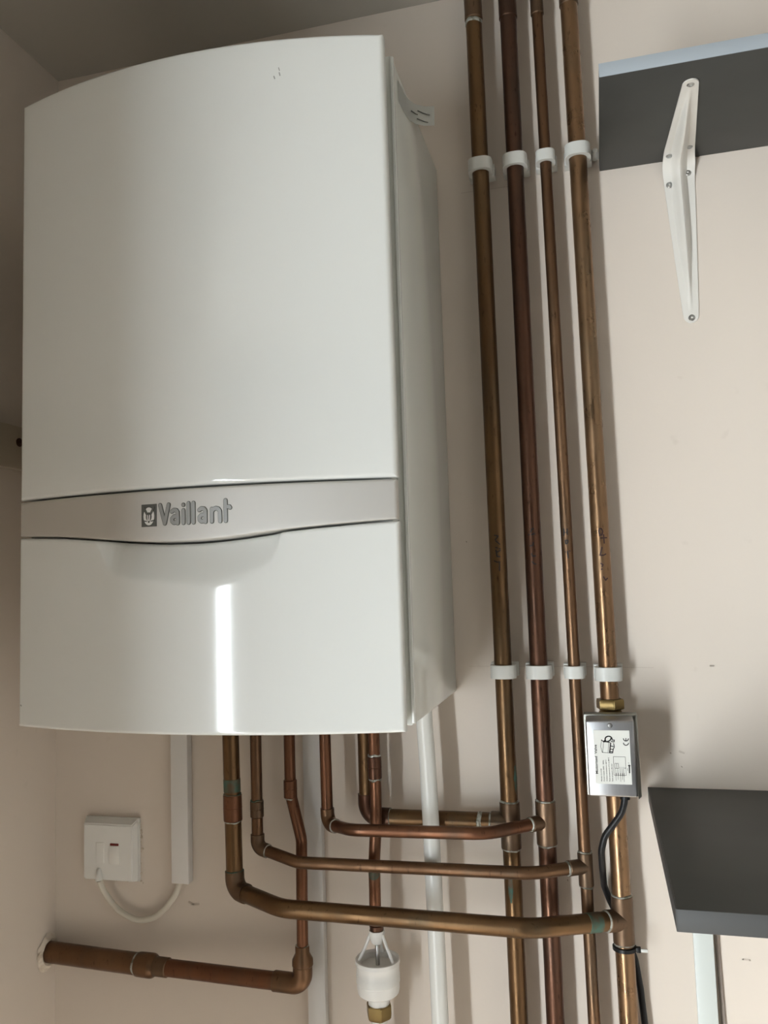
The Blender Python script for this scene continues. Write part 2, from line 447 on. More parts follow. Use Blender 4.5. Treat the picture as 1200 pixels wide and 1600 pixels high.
# scuffs near the top of the cover and at its lower left corner
b = BM()
def frontmap(u, v, h): return Vector((u, bow(u) - h, v))
b.free()
for ln, w_ in (([(.5005, 2.004), (.5012, 2.0015)], .0012), ([(.5062, 2.0075), (.5068, 2.0045)], .0012), ([(.5056, 2.013), (.5064, 2.010)], .0010), ([(.1765, 1.3500), (.1775, 1.3490)], .0014)):
    b = BM(); strokes(b, [ln], w_, frontmap, 0, .0003, 6)
    obj('scuff_mark', b, 'scuff', boiler, smooth=False)
# curling paper label near the top of the side
b = BM()
prof = [(.6129, -.236, 0), (.6131, -.205, .0), (.6135, -.180, .001), (.617, -.160, .003), (.624, -.143, .005), (.634, -.128, .008)]
g = []
for k, (x, y, dz) in enumerate(prof):
    g.append([bm_v for bm_v in (b.verts.new((x, y, 2.008 + dz + k * .004)), b.verts.new((x + .0004, y, 2.034 + dz * 1.2 + k * .0035)))])
for p, q in zip(g, g[1:]): b.faces.new((p[0], q[0], q[1], p[1]))
bmesh.ops.solidify(b, geom=b.faces[:], thickness=.0004)
tagp = obj('paper_label', b, 'paper', boiler, label='curling white paper label')
b = BM()
for (k, z0, L) in ((2.25, 2.031, .9), (3.2, 2.041, 1.3), (3.1, 2.030, 1.2)):
    i = int(k); pts = []
    for s in range(5):
        kk = k + L * s / 4; i = min(int(kk), 4); fr = kk - i
        x = prof[i][0] + (prof[i + 1][0] - prof[i][0]) * fr; y = prof[i][1] + (prof[i + 1][1] - prof[i][1]) * fr
        pts.append((x + .0009, y - .0006, z0 + .0012 * s))
    tube(b, pts, .0006, 6)
obj('label_print', b, 'letter_dark', tagp, smooth=False)

# ------------------------------------------------------------------ riser pipes on the back wall
RY = -0.030
class Riser: pass
def riser(x_top, x_bot, r, m, label, name='riser_pipe', cut=None, zlo=FZ):
    def X(z): return x_top + (x_bot - x_top) * (2.26 - z) / (2.26 - .935)
    t = thing(name, label, 'pipe', (X(FZ), RY, FZ), 'copper riser pipes on the wall')
    spans = [(zlo, CZ)] if not cut else [(zlo, cut[0]), (cut[1], CZ)]
    for a, c in spans:
        b = BM(); n = 9
        tube(b, [(X(a + (c - a) * k / n), RY, a + (c - a) * k / n) for k in range(n + 1)], r, 32)
        obj('pipe', b, m, t)
    q = Riser(); q.t = t; q.X = X; q.r = r; q.m = m
    return q
p1 = riser(.6763, .6795, .0110, 'cu_olive', 'olive-brown copper riser pipe nearest the white boiler')
p2 = riser(.7228, .7232, .0110, 'cu_dark', 'darkest red-brown copper riser pipe, second from the boiler')
p3 = riser(.7613, .7690, .0074, 'cu_brown', 'thinnest copper riser pipe, third from the boiler')
p4 = riser(.8028, .8092, .0112, 'cu_bright', 'brightest copper riser pipe with a motorised valve fitted on it', cut=(1.2130, 1.3222))

def solder(q_t, c, ax, r, m='solder', w=.0036, wob=.0006, seed=1, name='solder_joint'):
    return obj(name, ringmesh(c, ax, r, w, wob, seed), m, q_t)
def up(q, z): return Vector((q.X(z), RY, z))

def tee(q, z0, z1, zb, dirv, br, L, m='cu_fit', e=.0016, ring='solder', seed=3):
    b = BM()
    sleeve(b, up(q, z0), up(q, z1), q.r + e)
    c = up(q, zb); d = Vector(dirv).normalized()
    sleeve(b, c, c + d * L, br + e)
    t_ = obj('tee_fitting', b, m, q.t)
    ax = up(q, z1) - up(q, z0)
    solder(q.t, up(q, z0), ax, q.r + .0006, ring, seed=seed); solder(q.t, up(q, z1), ax, q.r + .0006, ring, seed=seed + 1)
    solder(q.t, c + d * L, d, br + .0006, ring, seed=seed + 2)
    return c + d * (L - .0004)

dA = Vector((.7058, -.100, 1.0705)) - Vector((.8065, RY, 1.0605))
dB = Vector((.7063, -.075, 1.1235)) - Vector((.7680, RY, 1.1205))
dD = Vector((.6578, -.095, 1.1730)) - Vector((.7230, RY, 1.1716))
endE = tee(p1, 1.137, 1.1945, 1.1690, (-1, 0, 0), .011, .024, seed=11)
endD = tee(p2, 1.1440, 1.1970, 1.1716, dD, .0075, .026, seed=21)
endB = tee(p3, 1.0970, 1.1375, 1.1205, dB, .0075, .026, seed=31)
endA = tee(p4, 1.0335, 1.0895, 1.0605, dA, .0110, .024, seed=41)
# joints and patina along the risers
solder(p1.t, up(p1, 2.229), (0, 0, 1), .0112, w=.008, wob=.001, seed=5)
b = BM(); sleeve(b, up(p1, 2.233), up(p1, 2.27), .0122); obj('coupling', b, 'cu_fit', p1.t)
b = BM(); sleeve(b, up(p2, 2.225), up(p2, 2.255), .0122); obj('coupling', b, 'cu_dark', p2.t)
b = BM(); sleeve(b, up(p3, 2.222), up(p3, 2.25), .0086); obj('coupling', b, 'cu_fit', p3.t)
b = BM(); sleeve(b, up(p4, 2.226), up(p4, 2.255), .0124); obj('coupling', b, 'cu_fit', p4.t)

# green streak under the first tee
def patch(q, ang0, ang1, z0, z1, seed, m='cu_green', h=.0003, name='verdigris_patch'):
    rr = random.Random(seed); b = BM(); n = 14
    L = [];
    for k in range(n + 1):
        z = z1 + (z0 - z1) * k / n; w = math.sin(math.pi * min(.98, k / n + .02)) ** .5 * (.7 + .3 * rr.random())
        am = (ang0 + ang1) / 2; hw = (ang1 - ang0) / 2 * w
        row = []
        for s in range(5):
            a = am + hw * (s / 2 - 1) + .05 * (rr.random() - .5)
            row.append(b.verts.new((q.X(z) + (q.r + h) * math.sin(a), RY - (q.r + h) * math.cos(a), z)))
        L.append(row)
    for r1, r2 in zip(L, L[1:]):
        for s in range(4): b.faces.new((r1[s], r1[s + 1], r2[s + 1], r2[s]))
    return obj(name, b, m, q.t)
patch(p1, -.5, .1, 1.075, 1.108, 3)
patch(p1, .75, 1.35, 1.205, 1.24, 8)

# marker-pen writing on the risers: (offset across in mm, height z)
def pen(q, lines, m, w=.0016):
    b = BM()
    def mp(u, v, h): a = u / q.r; return Vector((q.X(v) + (q.r + h) * math.sin(a), RY - (q.r + h) * math.cos(a), v))
    strokes(b, lines, w, mp, -.0001, .00025, 8, maxseg=.003)
    obj('marker_writing', b, m, q.t, smooth=False)
def zpx(y, y0, z0, s): return z0 - (y - y0) * s
def ml(q, zt, sc, cx, L):     # strokes traced on a crop: x offset / y down, scaled to metres
    return [[((x - cx) * sc, zt - y * sc) for x, y in l] for l in L]
pen(p1, ml(p1, 1.5415, .0000546, 190, [[(150, 240), (235, 262), (165, 345)], [(175, 375), (262, 455)], [(170, 530), (270, 565)], [(268, 600), (190, 640), (168, 590), (190, 740), (255, 745)], [(120, 840), (185, 872), (250, 868)], [(236, 880), (232, 1070)]]), 'ink')
pen(p2, ml(p2, 1.5435, .0000546, 985, [[(960, 240), (985, 180), (1030, 165)], [(905, 300), (1000, 297), (1050, 280)], [(930, 560), (1000, 548), (1010, 490)], [(960, 740), (975, 800), (1050, 795)], [(960, 930), (1010, 980), (1050, 985)]]), 'ink')
pen(p3, ml(p3, 1.5480, .0000603, 165, [[(120, 260), (115, 390)], [(185, 260), (180, 370)], [(118, 335), (182, 325)], [(135, 500), (145, 570), (180, 550), (190, 500), (150, 495)], [(125, 735), (215, 718)], [(170, 725), (172, 860)]]), 'ink')
pen(p4, ml(p4, 1.5470, .0000603, 850, [[(885, 275), (840, 270), (825, 330), (840, 410), (885, 400), (905, 330), (885, 275)], [(860, 465), (985, 462)], [(920, 400), (922, 570)], [(870, 660), (845, 760), (820, 815), (890, 820), (940, 795)], [(830, 985), (870, 1010), (850, 1050)], [(835, 1105), (850, 1100)], [(870, 1260), (905, 1330), (945, 1290)]]), 'ink_red')

# ------------------------------------------------------------------ branch pipes below the boiler
def corner(v, a, c, arm, R):
    v = Vector(v); d1 = (Vector(a) - v).normalized(); d2 = (Vector(c) - v).normalized()
    return fillet([v + d1 * arm, v, v + d2 * arm], R, 10)
def coupling(t, a, c, r, m='cu_fit', seed=0, rings=('solder', 'solder'), w=.003):
    a = Vector(a); c = Vector(c); b = BM(); sleeve(b, a, c, r + .0014); 
    o = obj('coupling', b, m, t)
    mid = (a + c) / 2
    solder(t, mid, c - a, r + .0010, m, w=.0022, wob=0, name='stop_bead')
    for p, s, rg in ((a, 1, rings[0]), (c, 2, rings[1])):
        if rg: solder(t, p, c - a, r + .0004, rg, w=w, wob=.0008, seed=seed + s)
    return o
def elbow(t, v, a, c, r, arm, R, m='cu_fit', seed=0, rings=('solder', 'solder')):
    p = corner(v, a, c, arm, R); b = BM(); tube(b, p, r + .0015)
    o = obj('elbow', b, m, t)
    for q, d, s, rg in ((p[0], p[1] - p[0], 1, rings[0]), (p[-1], p[-1] - p[-2], 2, rings[1])):
        if rg: solder(t, q, d, r + .0006, rg, w=.0026, wob=.0005, seed=seed + s)
    return o

# A: the big lowest one
A = [Vector(v) for v in ((.3108, -.055, BZ), (.3150, -.055, 1.0745), (.3988, -.100, 1.0725), (.7058, -.100, 1.0705))] + [endA]
tA = thing('branch_pipe', 'thick copper pipe, lowest of the sideways runs under the boiler, ending at the brightest riser', 'pipe', (A[0].x, A[0].y, 1.06), 'copper pipes below the boiler')
b = BM(); tube(b, fillet(A, [.018, .06, .06], 14), .0110, 32); obj('pipe', b, 'cu_olive', tA)
elbow(tA, A[1], A[0], A[2], .0110, .024, .016, 'cu_fit', 51, ('cu_green', None))
def onA(z): k = (BZ - z) / (BZ - A[1].z); return A[0].lerp(A[1], k)
coupling(tA, onA(1.1625), onA(1.1975), .0110, 'cu_red', 55, ('solder', 'cu_green'))
b = BM(); sleeve(b, onA(1.200), onA(1.2185), .0113); obj('verdigris_patch', b, 'cu_green', tA, label='green verdigris band')
b = BM(); d = (A[4] - A[3]).normalized(); sleeve(b, A[4] - d * .028, A[4] - d * .0085, .0113); obj('verdigris_patch', b, 'cu_green', tA, label='green verdigris band')
# B: the middle one
B = [Vector(v) for v in ((.3480, -.055, BZ), (.3484, -.055, 1.1300), (.4116, -.075, 1.1205), (.7063, -.075, 1.1235))] + [endB]
tB = thing('branch_pipe', 'thin copper pipe, middle of the sideways runs, ending at the thinnest riser', 'pipe', (B[0].x, B[0].y, 1.12), 'copper pipes below the boiler')
b = BM(); tube(b, fillet(B, [.012, .05, .05], 12), .0075, 28); obj('pipe', b, 'cu_brown', tB)
elbow(tB, B[1], B[0], B[2], .0075, .017, .011, 'cu_fit', 61, (None, 'solder'))
def onB(z): k = (BZ - z) / (BZ - B[1].z); return B[0].lerp(B[1], k)
coupling(tB, onB(1.1685), onB(1.1905), .0075, 'cu_fit', 65, (None, 'cu_green'))
# D: the upper one
D = [Vector(v) for v in ((.4450, -.055, BZ), (.4466, -.055, 1.1640), (.4900, -.095, 1.1700), (.6578, -.095, 1.1730))] + [endD]
tD = thing('branch_pipe', 'thin copper pipe, uppermost front run under the boiler, ending at the darkest riser', 'pipe', (D[0].x, D[0].y, 1.16), 'copper pipes below the boiler')
b = BM(); tube(b, fillet(D, [.014, .03, .05], 12), .0075, 28); obj('pipe', b, 'cu_red', tD)
elbow(tD, D[1], D[0], D[2], .0075, .020, .013, 'cu_brown', 71, (None, 'solder'))
# E: 22 mm run behind it
E = [Vector(v) for v in ((.4938, -.030, BZ), (.4938, -.030, 1.1680), endE)]
tE = thing('branch_pipe', 'thick copper pipe running against the wall behind the uppermost thin pipe', 'pipe', (E[0].x, E[0].y, 1.16), 'copper pipes below the boiler')
b = BM(); tube(b, fillet(E, [.018], 12), .0110, 28); obj('pipe', b, 'cu_olive', tE)
elbow(tE, E[1], E[0], E[2], .0110, .030, .018, 'cu_dark', 81, (None, 'solder'))
solder(tE, (.641, -.030, 1.1688), (1, 0, 0), .0112, w=.008, wob=.0006, seed=84)
# C: drop with an offset, then the wall pipe to the left
tC = thing('wall_pipe', 'copper pipe dropping in front of the trunking, then running left into the wall', 'pipe', (.404, -.045, .96), 'copper pipes below the boiler')
C = [Vector(v) for v in ((.3920, -.045, BZ), (.3920, -.045, 1.1985), (.4062, -.045, 1.1400), (.4044, -.045, 1.0060), (.4040, -.045, .9850))]
b = BM(); tube(b, fillet(C, [.03, .05, .1], 12), .0075, 28); obj('pipe', b, 'cu_red', tC)
coupling(tC, (.392, -.045, 1.1925), (.392, -.045, 1.2165), .0075, 'cu_red', 91, ('solder', None))
EL = Vector((.4035, -.045, .9575)); EH = Vector((.200, -.033, .9562)); EW = Vector((.0, -.0175, .9548))
hd = (EH - EL).normalized()
b = BM(); lathe(b, (.4040, -.045, 1.0060), (0, 0, -1), [(.0086, 0), (.0092, .001), (.0092, .009), (.0135, .017), (.0138, .024), (.0125, .026)]); obj('reducer', b, 'cu_brown', tC)
solder(tC, (.4040, -.045, 1.0055), (0, 0, 1), .0082, w=.0022, wob=.0006, seed=95)
b = BM(); tube(b, fillet([(.4040, -.045, .985), EL, EL + hd * .040], [.014], 12), .0128); obj('elbow', b, 'cu_brown', tC)
solder(tC, EL + hd * .039, hd, .0122, 'cu_fit', w=.003, wob=.0006, seed=96)
b = BM(); tube(b, [EL + hd * .036, EL + hd * .1, EH, EL + hd * .236], .0112, 28); obj('pipe', b, 'cu_red', tC)
J = EL + hd * .222
b = BM(); sleeve(b, EL + hd * .200, J, .0126); obj('coupling', b, 'cu_fit', tC)
b = BM(); lathe(b, J + hd * -.002, hd, [(.0130, 0), (.0155, .004), (.0160, .007), (.0160, .012), (.0158, .026), (.0150, .028)]); obj('reducer', b, 'cu_brown', tC)
solder(tC, J + hd * .027, hd, .0148, w=.004, wob=.0010, seed=98)
wd_ = (EW - EH).normalized()
b = BM(); K = J + hd * .024; tube(b, [K, K.lerp(EW, .5), EW], .0143, 28); obj('pipe', b, 'cu_brown', tC)

# plaster made good round the pipe where it enters the left wall
b = BM(); rr = random.Random(4)
n = 26; ri = .0146; pr = []
rings_ = []
for (rad, xx) in ((ri, .0035), (ri + .003, .0045), (ri + .007, .002), (ri + .010, .0)):
    rg = []
    for k in range(n):
        a = 2 * math.pi * k / n; w = 1 + (.35 * (rr.random() - .4) if rad > ri else 0)
        R_ = ri + (rad - ri) * w
        y = EW.y + R_ * math.cos(a); z = EW.z + R_ * math.sin(a)
        rg.append(b.verts.new((xx + (.002 * rr.random() if rad > ri else 0), min(y, -.0006), z)))
    rings_.append(rg)
for r1, r2 in zip(rings_, rings_[1:]):
    for k in range(n): b.faces.new((r1[k], r1[(k + 1) % n], r2[(k + 1) % n], r2[k]))
struct('trim_1', b, 'plaster')

# ------------------------------------------------------------------ discharge pipe and tundish
F = [Vector(v) for v in ((.5100, -.050, BZ), (.5108, -.050, 1.205), (.5100, -.050, 1.165), (.5060, -.050, 1.118), (.5055, -.050, 1.0405))]
tF = thing('discharge_pipe', 'copper pipe dropping from the boiler into the white plastic tundish', 'pipe', (.5055, -.05, 1.04), 'copper pipes below the boiler')
b = BM(); tube(b, fillet(F, .15, 6), .0075, 28); obj('pipe', b, 'cu_red', tF)
coupling(tF, (.5105, -.05, 1.2215), (.5103, -.05, 1.2510), .0075, 'cu_dark', 101, ('solder', 'solder'), w=.005)
b = BM(); tube(b, [(.5063, -.0508, 1.119), (.5060, -.0508, 1.104), (.5058, -.0504, 1.094)], [.0070, .0074, .0066], 20); obj('verdigris_patch', b, 'cu_green', tF, label='green verdigris patch')

TX, TY = .5068, -.050
tT = thing('tundish', 'white plastic tundish with open sides and a brass nut below it', 'tundish', (TX, TY, .92))
o_ = (TX, TY, 0)
b = BM(); lathe(b, o_, (0, 0, 1), [(.0085, 1.0345), (.0088, 1.0375), (.0092, 1.0405), (.0085, 1.0412)]); obj('top_collar', b, 'cu_dark', tT, label='dark copper collar')
b = BM(); lathe(b, o_, (0, 0, 1), [(.0070, 1.0345), (.0098, 1.0348), (.0098, 1.0290), (.0078, 1.0215), (.0066, 1.0190), (.0050, 1.0190), (.0050, 1.0330)]); obj('neck', b, 'plastic', tT)
b = BM(); lathe(b, o_, (0, 0, 1), [(.0, .9925), (.0225, .9925), (.0235, .9990), (.0262, 1.0010), (.0280, 1.0005), (.0282, .9960), (.0272, .9945), (.0272, .9830), (.0276, .9822), (.0276, .9735), (.0268, .9725), (.0268, .9650), (.0258, .9605), (.0225, .9578), (.0140, .9570), (.0, .9575)], 48)
obj('cup', b, 'plastic', tT)
for k in range(3):
    a = math.radians((-20, 200, 90)[k]); ca, sa = math.cos(a), math.sin(a)
    b = BM(); tube(b, [(TX + .0086 * ca, TY + .0086 * sa, 1.0300), (TX + .0150 * ca, TY + .0150 * sa, 1.0160), (TX + .0238 * ca, TY + .0238 * sa, .9985)], [.0021, .0020, .0022], 10)
    obj('leg', b, 'plastic', tT)
b = BM(); lathe(b, o_, (0, 0, 1), [(.0026, .9926), (.0026, 1.0145), (.0020, 1.0165), (0, 1.0172)], 16); obj('pin', b, 'steel', tT, label='grey metal pin')
b = BM(); lathe(b, o_, (0, 0, 1), [(.0134, .9580), (.0134, .9440), (.0125, .9405), (0, .9405)]); obj('outlet', b, 'plastic', tT)
b = BM(); lathe(b, o_, (0, 0, 1), [(.0150, .9465), (.0166, .9460), (.0168, .9350), (.0160, .9300), (.0130, .9280), (0, .9280)], 6, .4)
bmesh.ops.bevel(b, geom=[e for e in b.edges], offset=.0007, segments=2, affect='EDGES'); obj('compression_nut', b, 'brass', tT, ang=30, label='brass hexagon nut')
b = BM(); tube(b, [(TX, TY, .9285), (TX, TY, FZ)], .0100, 24); obj('waste_pipe', b, 'pipe_white', tT)

# ------------------------------------------------------------------ white overflow pipe
tW = thing('overflow_pipe', 'white plastic pipe dropping vertically behind the copper runs, right of the tundish', 'pipe', (.586, -.0525, FZ))
b = BM(); tube(b, [(.5775, -.0525, BZ), (.5785, -.0525, 1.29), (.5808, -.0525, 1.2377), (.5824, -.0525, 1.159), (.5852, -.0525, .93), (.589, -.0525, .6), (.590, -.0525, FZ)], .0105, 28)
obj('pipe', b, 'pipe_white', tW)

# ------------------------------------------------------------------ cable trunking
def trunking(x0, x1, z0, z1, dp, label, m='trunk', lip=True):
    t = thing('cable_trunking', label, 'cable trunking', ((x0 + x1) / 2, -dp / 2, z0), 'white cable trunking on the wall')
    b = BM(); box(b, x0 + .0012, x1 - .0012, -dp + .003, -.0004, z0, z1, .0008); obj('base', b, m, t)
    b = BM(); box(b, x0, x1, -dp, -dp + .006, z0 + .0005, z1, .0010); obj('lid', b, m, t)
    return t
trunking(.1998, .2262, 1.0612, BZ, .0165, 'short white trunking ending above the looped white flex')
trunking(.3995, .4240, FZ, BZ, .0165, 'long white trunking behind the copper elbow, left of the tundish')
trunking(.8880, .9105, FZ, 1.1928, .0190, 'pale trunking on the wall below the lower grey shelf', 'trunk_pale')
b = BM(); tube(b, [(.9158, -.0030, 1.1900), (.9160, -.0030, 1.03), (.9178, -.0030, .93), (.920, -.0030, FZ)], .0024, 10)
tag(obj('thin_cable', b, mat('thin_cable_brown', (.30, .25, .22), .5)), 'thin dark cable running down beside the pale trunking', 'cable')

# ------------------------------------------------------------------ fused spur switch and its flex
tS = thing('fused_spur', 'white square fused switch plate on the wall below the boiler', 'wall switch', (.0990, -.005, 1.059))
b = BM(); box(b, .0545, .1425, -.0050, -.0003, 1.0565, 1.1450, .0012); obj('back_box', b, 'plastic', tS)
b = BM(); box(b, .0550, .1420, -.0160, -.0050, 1.0570, 1.1445)
for v in b.verts:
    if v.co.y < -.01: v.co.x = .0590 if v.co.x < .1 else .1375; v.co.z = 1.0600 if v.co.z < 1.1 else 1.1375
bmesh.ops.bevel(b, geom=b.edges[:], offset=.0016, segments=3, affect='EDGES')
pl = obj('face_plate', b, 'plastic', tS)
b = BM(); box(b, .0790, .0925, -.0166, -.0150, 1.0830, 1.1120, .0006); obj('fuse_holder', b, 'plastic', tS)
b = BM(); box(b, .1010, .1175, -.0175, -.0150, 1.0830, 1.1085, .0010); sw = obj('switch', b, 'plastic', tS)
b = BM(); box(b, .1025, .1160, -.0170, -.0150, 1.1086, 1.1116, .0005); obj('indicator', b, 'red', sw, label='dark red indicator window')
b = BM(); tube(b, [(.0845, -.0145, 1.0745), (.0850, -.0185, 1.068), (.0860, -.0185, 1.0600)], [.0030, .0046, .0050], 16); obj('cord_outlet', b, 'plastic', tS)
b = BM(); rr = random.Random(9)
pts = []
def blob(x, z, s):
    lathe(b, (x, -.0002, z), (0, -1, 0), [(s, 0), (s * .8, s * .5), (0, s * .7)], 7)
for k in range(34):
    e = rr.random()
    if k < 14: blob(.1412 + .004 * rr.random(), 1.058 + .085 * e, .0012 + .0018 * rr.random())
    elif k < 26: blob(.056 + .09 * e, 1.0565 - .003 * rr.random(), .0010 + .0012 * rr.random())
    else: blob(.0545 - .002 * rr.random(), 1.058 + .085 * e, .0008 + .001 * rr.random())
struct('trim_2', b, 'plaster')
b = BM(); tube(b, fillet([(.0865, -.0185, 1.0595), (.0905, -.0150, 1.0450), (.1000, -.0110, 1.0290), (.1150, -.0100, 1.0150), (.1430, -.0100, 1.0040), (.1700, -.0100, 1.0110), (.1880, -.0100, 1.0260), (.2030, -.0100, 1.0445), (.2095, -.0090, 1.0615)], [.04, .04, .04, .04, .04, .04, .04], 6), .0040, 16)
tag(obj('power_flex', b, 'cord'), 'looped white flex hanging from the switch plate to the trunking', 'cable')

# ------------------------------------------------------------------ pipe clips
def clip(q, z, label, grp, h=.0165, first=True, mm='clip'):
    t = thing('pipe_clip', label, 'pipe clip', (q.X(z), -.006, z), grp)
    x = q.X(z); r = q.r + .0004; th = .0050
    ro = r + th; n = 40; bm = BM()
    inn, out = [], []
    for k in range(n + 1):
        a = -.80 * math.pi + 1.60 * math.pi * k / n        # 0 = towards the camera side (-y)
        inn.append((x + r * math.sin(a), RY - r * math.cos(a)))
        e = 2.7; ca, sa = abs(math.cos(a)), abs(math.sin(a))
        s = (ca ** e + sa ** e) ** (-1 / e)
        out.append((x + (ro - .0003) * s * math.sin(a), RY - (ro - .0003) * s * math.cos(a)))
    V = [[bm.verts.new((p[0], p[1], zz)) for p in L] for L in (inn, out) for zz in (z - h / 2, z + h / 2)]
    i0, i1, o0, o1 = V
    for k in range(n):
        bm.faces.new((i0[k], i1[k], i1[k + 1], i0[k + 1])); bm.faces.new((o0[k], o0[k + 1], o1[k + 1], o1[k]))
        bm.faces.new((i0[k], i0[k + 1], o0[k + 1], o0[k])); bm.faces.new((i1[k], o1[k], o1[k + 1], i1[k + 1]))
    for k in (0, n): bm.faces.new((i0[k], o0[k], o1[k], i1[k]))
    obj('jaw', bm, mm, t, ang=40)
    b = BM(); box(b, x - ro - .001, x + ro + .001, -.0165 + (.011 - q.r) * .0, -.0004, z - h / 2 + .0006, z + h / 2 + .0015, .0010); obj('base', b, mm, t)
    return t
nm = ('olive-brown riser nearest the boiler', 'darkest copper riser', 'thinnest copper riser', 'brightest copper riser')
for q, n_, zu, zl in zip((p1, p2, p3, p4), nm, (2.0235, 2.0225, 2.0225, 2.0225), (1.3555, 1.3550, 1.3545, 1.3525)):
    hh = .0165 if q is not p3 else .0150
    clip(q, zu, 'white plastic clip in the upper row, on the ' + n_, 'upper row of pipe clips', hh)
    clip(q, zl, 'white plastic clip in the lower row, on the ' + n_, 'lower row of pipe clips', hh)

# ------------------------------------------------------------------ motorised valve
tV = thing('motorised_valve', 'silver boxed motorised valve with a white sticker on the brightest riser', 'valve', (p4.X(1.26), RY, 1.213))
VX0, VX1, VZ0, VZ1, VY = .7782, .8322, 1.2215, 1.3068, -.100
b = BM(); sleeve(b, up(p4, 1.2185), up(p4, 1.3045), .0140); obj('valve_body', b, 'brass', tV, label='brass valve body')
b = BM(); box(b, .7755, .8372, -.0640, -.0475, 1.2135, 1.3085, .0012); 
obj('base_tray', b, 'alu_dark', tV)
b = BM(); box(b, VX0, VX1, VY, -.0600, VZ0, VZ1, .0022, 3); cov = obj('cover', b, 'alu', tV, ang=30)
b = BM()                                              # right-hand flange standing a little proud
vs = [(.8328, -.0965, 1.2190), (.8372, -.0640, 1.2140), (.8352, -.0640, 1.3080), (.8328, -.0965, 1.3060)]
b.faces.new([b.verts.new(v) for v in vs]); bmesh.ops.solidify(b, geom=b.faces[:], thickness=.0012); obj('side_flange', b, 'alu_dark', tV, smooth=False)
b = BM(); lathe(b, (.8055, VY, 1.3015), (0, -1, 0), [(.0028, -.0004), (.0028, .0004), (.0020, .0013), (0, .0016)], 20); obj('screw', b, 'steel', cov)
LX, LZ, LW, LH = .7866, 1.2360, .0398, .0600
b = BM(); box(b, LX, LX + LW, VY - .0004, VY + .0004, LZ, LZ + LH); stk = obj('sticker', b, 'paper', cov, smooth=False)
def lab(X, Y):       # sticker crop coordinates to metres on the cover
    return LX + (X - 20 - (Y - 110) * .0786) / 940 * LW, LZ + LH - (Y - 110) / 1400 * LH
def labmap(u, v, h): return Vector((u, VY - .0004 - h, v))
def vtext(bm, s, X, Y0, Y1, cap):          # text that reads upwards
    x, z0 = lab(X, Y0); _, z1 = lab(X, Y1)
    text(bm, s, cap, z1 - z0, lambda u, v, h: labmap(x - v, z0 + u, h), .0002)
b = BM()
vtext(b, 'Motorised  Valve', 180, 1250, 490, .0027)
vtext(b, 'Model: CL-2128', 292, 1440, 1115, .0011)
vtext(b, 'Power supply 220V   50Hz', 358, 1440, 890, .0011)
vtext(b, 'Ambient temperature ≤60°C', 430, 1440, 880, .0011)
vtext(b, 'Fluid temperature 5°C to 88°C', 503, 1440, 815, .0011)
vtext(b, 'Static pressure ≤8.6 bar', 575, 1440, 975, .0011)
obj('printed_text', b, 'ink', stk, smooth=False)
def P(*a): return [lab(X, Y) for X, Y in a]
b = BM()
def sm(w, *ls): strokes(b, [P(*l) for l in ls], w, labmap, .00005, .00022, 6)
arc = lambda cx, cy, rx, ry, a0, a1, n=10: [(cx + rx * math.cos(math.radians(a0 + (a1 - a0) * k / n)), cy + ry * math.sin(math.radians(a0 + (a1 - a0) * k / n))) for k in range(n + 1)]
sm(.0010, arc(885, 430, 66, 62, 5, 175), arc(880, 315, 66, 66, 5, 175), [(880, 315), (880, 380)])
sm(.0014, arc(430, 340, 90, 75, 150, 355, 14), [(335, 375), (300, 410), (420, 400), (470, 370), (505, 300)])
sm(.0010, [(245, 365), (290, 400), (460, 425)], [(520, 360), (580, 360), (575, 410), (500, 400)])
sm(.0004, [(245, 365), (230, 540), (275, 690), (455, 700), (475, 425)], [(300, 420), (285, 690)], [(435, 430), (425, 700)])
sm(.0009, [(490, 440), (480, 600), (470, 700), (545, 700), (560, 600), (585, 540), (565, 450)], [(490, 520), (560, 530)], [(480, 600), (555, 610)], [(475, 665), (545, 668)])
sm(.00035, [(565, 795), (875, 795), (912, 1275), (595, 1275), (565, 795)], [(608, 970), (700, 970), (715, 1095), (618, 1095), (608, 970)], [(655, 970), (665, 1095)])
for (x, y, y2) in ((630, 1095, 1420), (685, 1095, 1390), (745, 1060, 1440), (795, 1060, 1390), (835, 1060, 1440)):
    sm(.0003, [(x, y), (x + (y2 - y) * .08, y2)]); sm(.0007, [(x + 18, 1225), (x + 20, 1290)])
sm(.0006, [(865, 1085), (893, 1085)])
sm(.0014, [(985, 1030), (995, 1205)])
strokes(b, [P((960, 1025), (978, 1000), (1008, 1025), (960, 1025))], .0008, labmap, .00005, .00022, 6)
sm(.0004, [(955, 945), (975, 960)], [(940, 1090), (948, 1150)], [(985, 1245), (990, 1260)])
obj('printed_diagram', b, 'ink', stk, smooth=False)
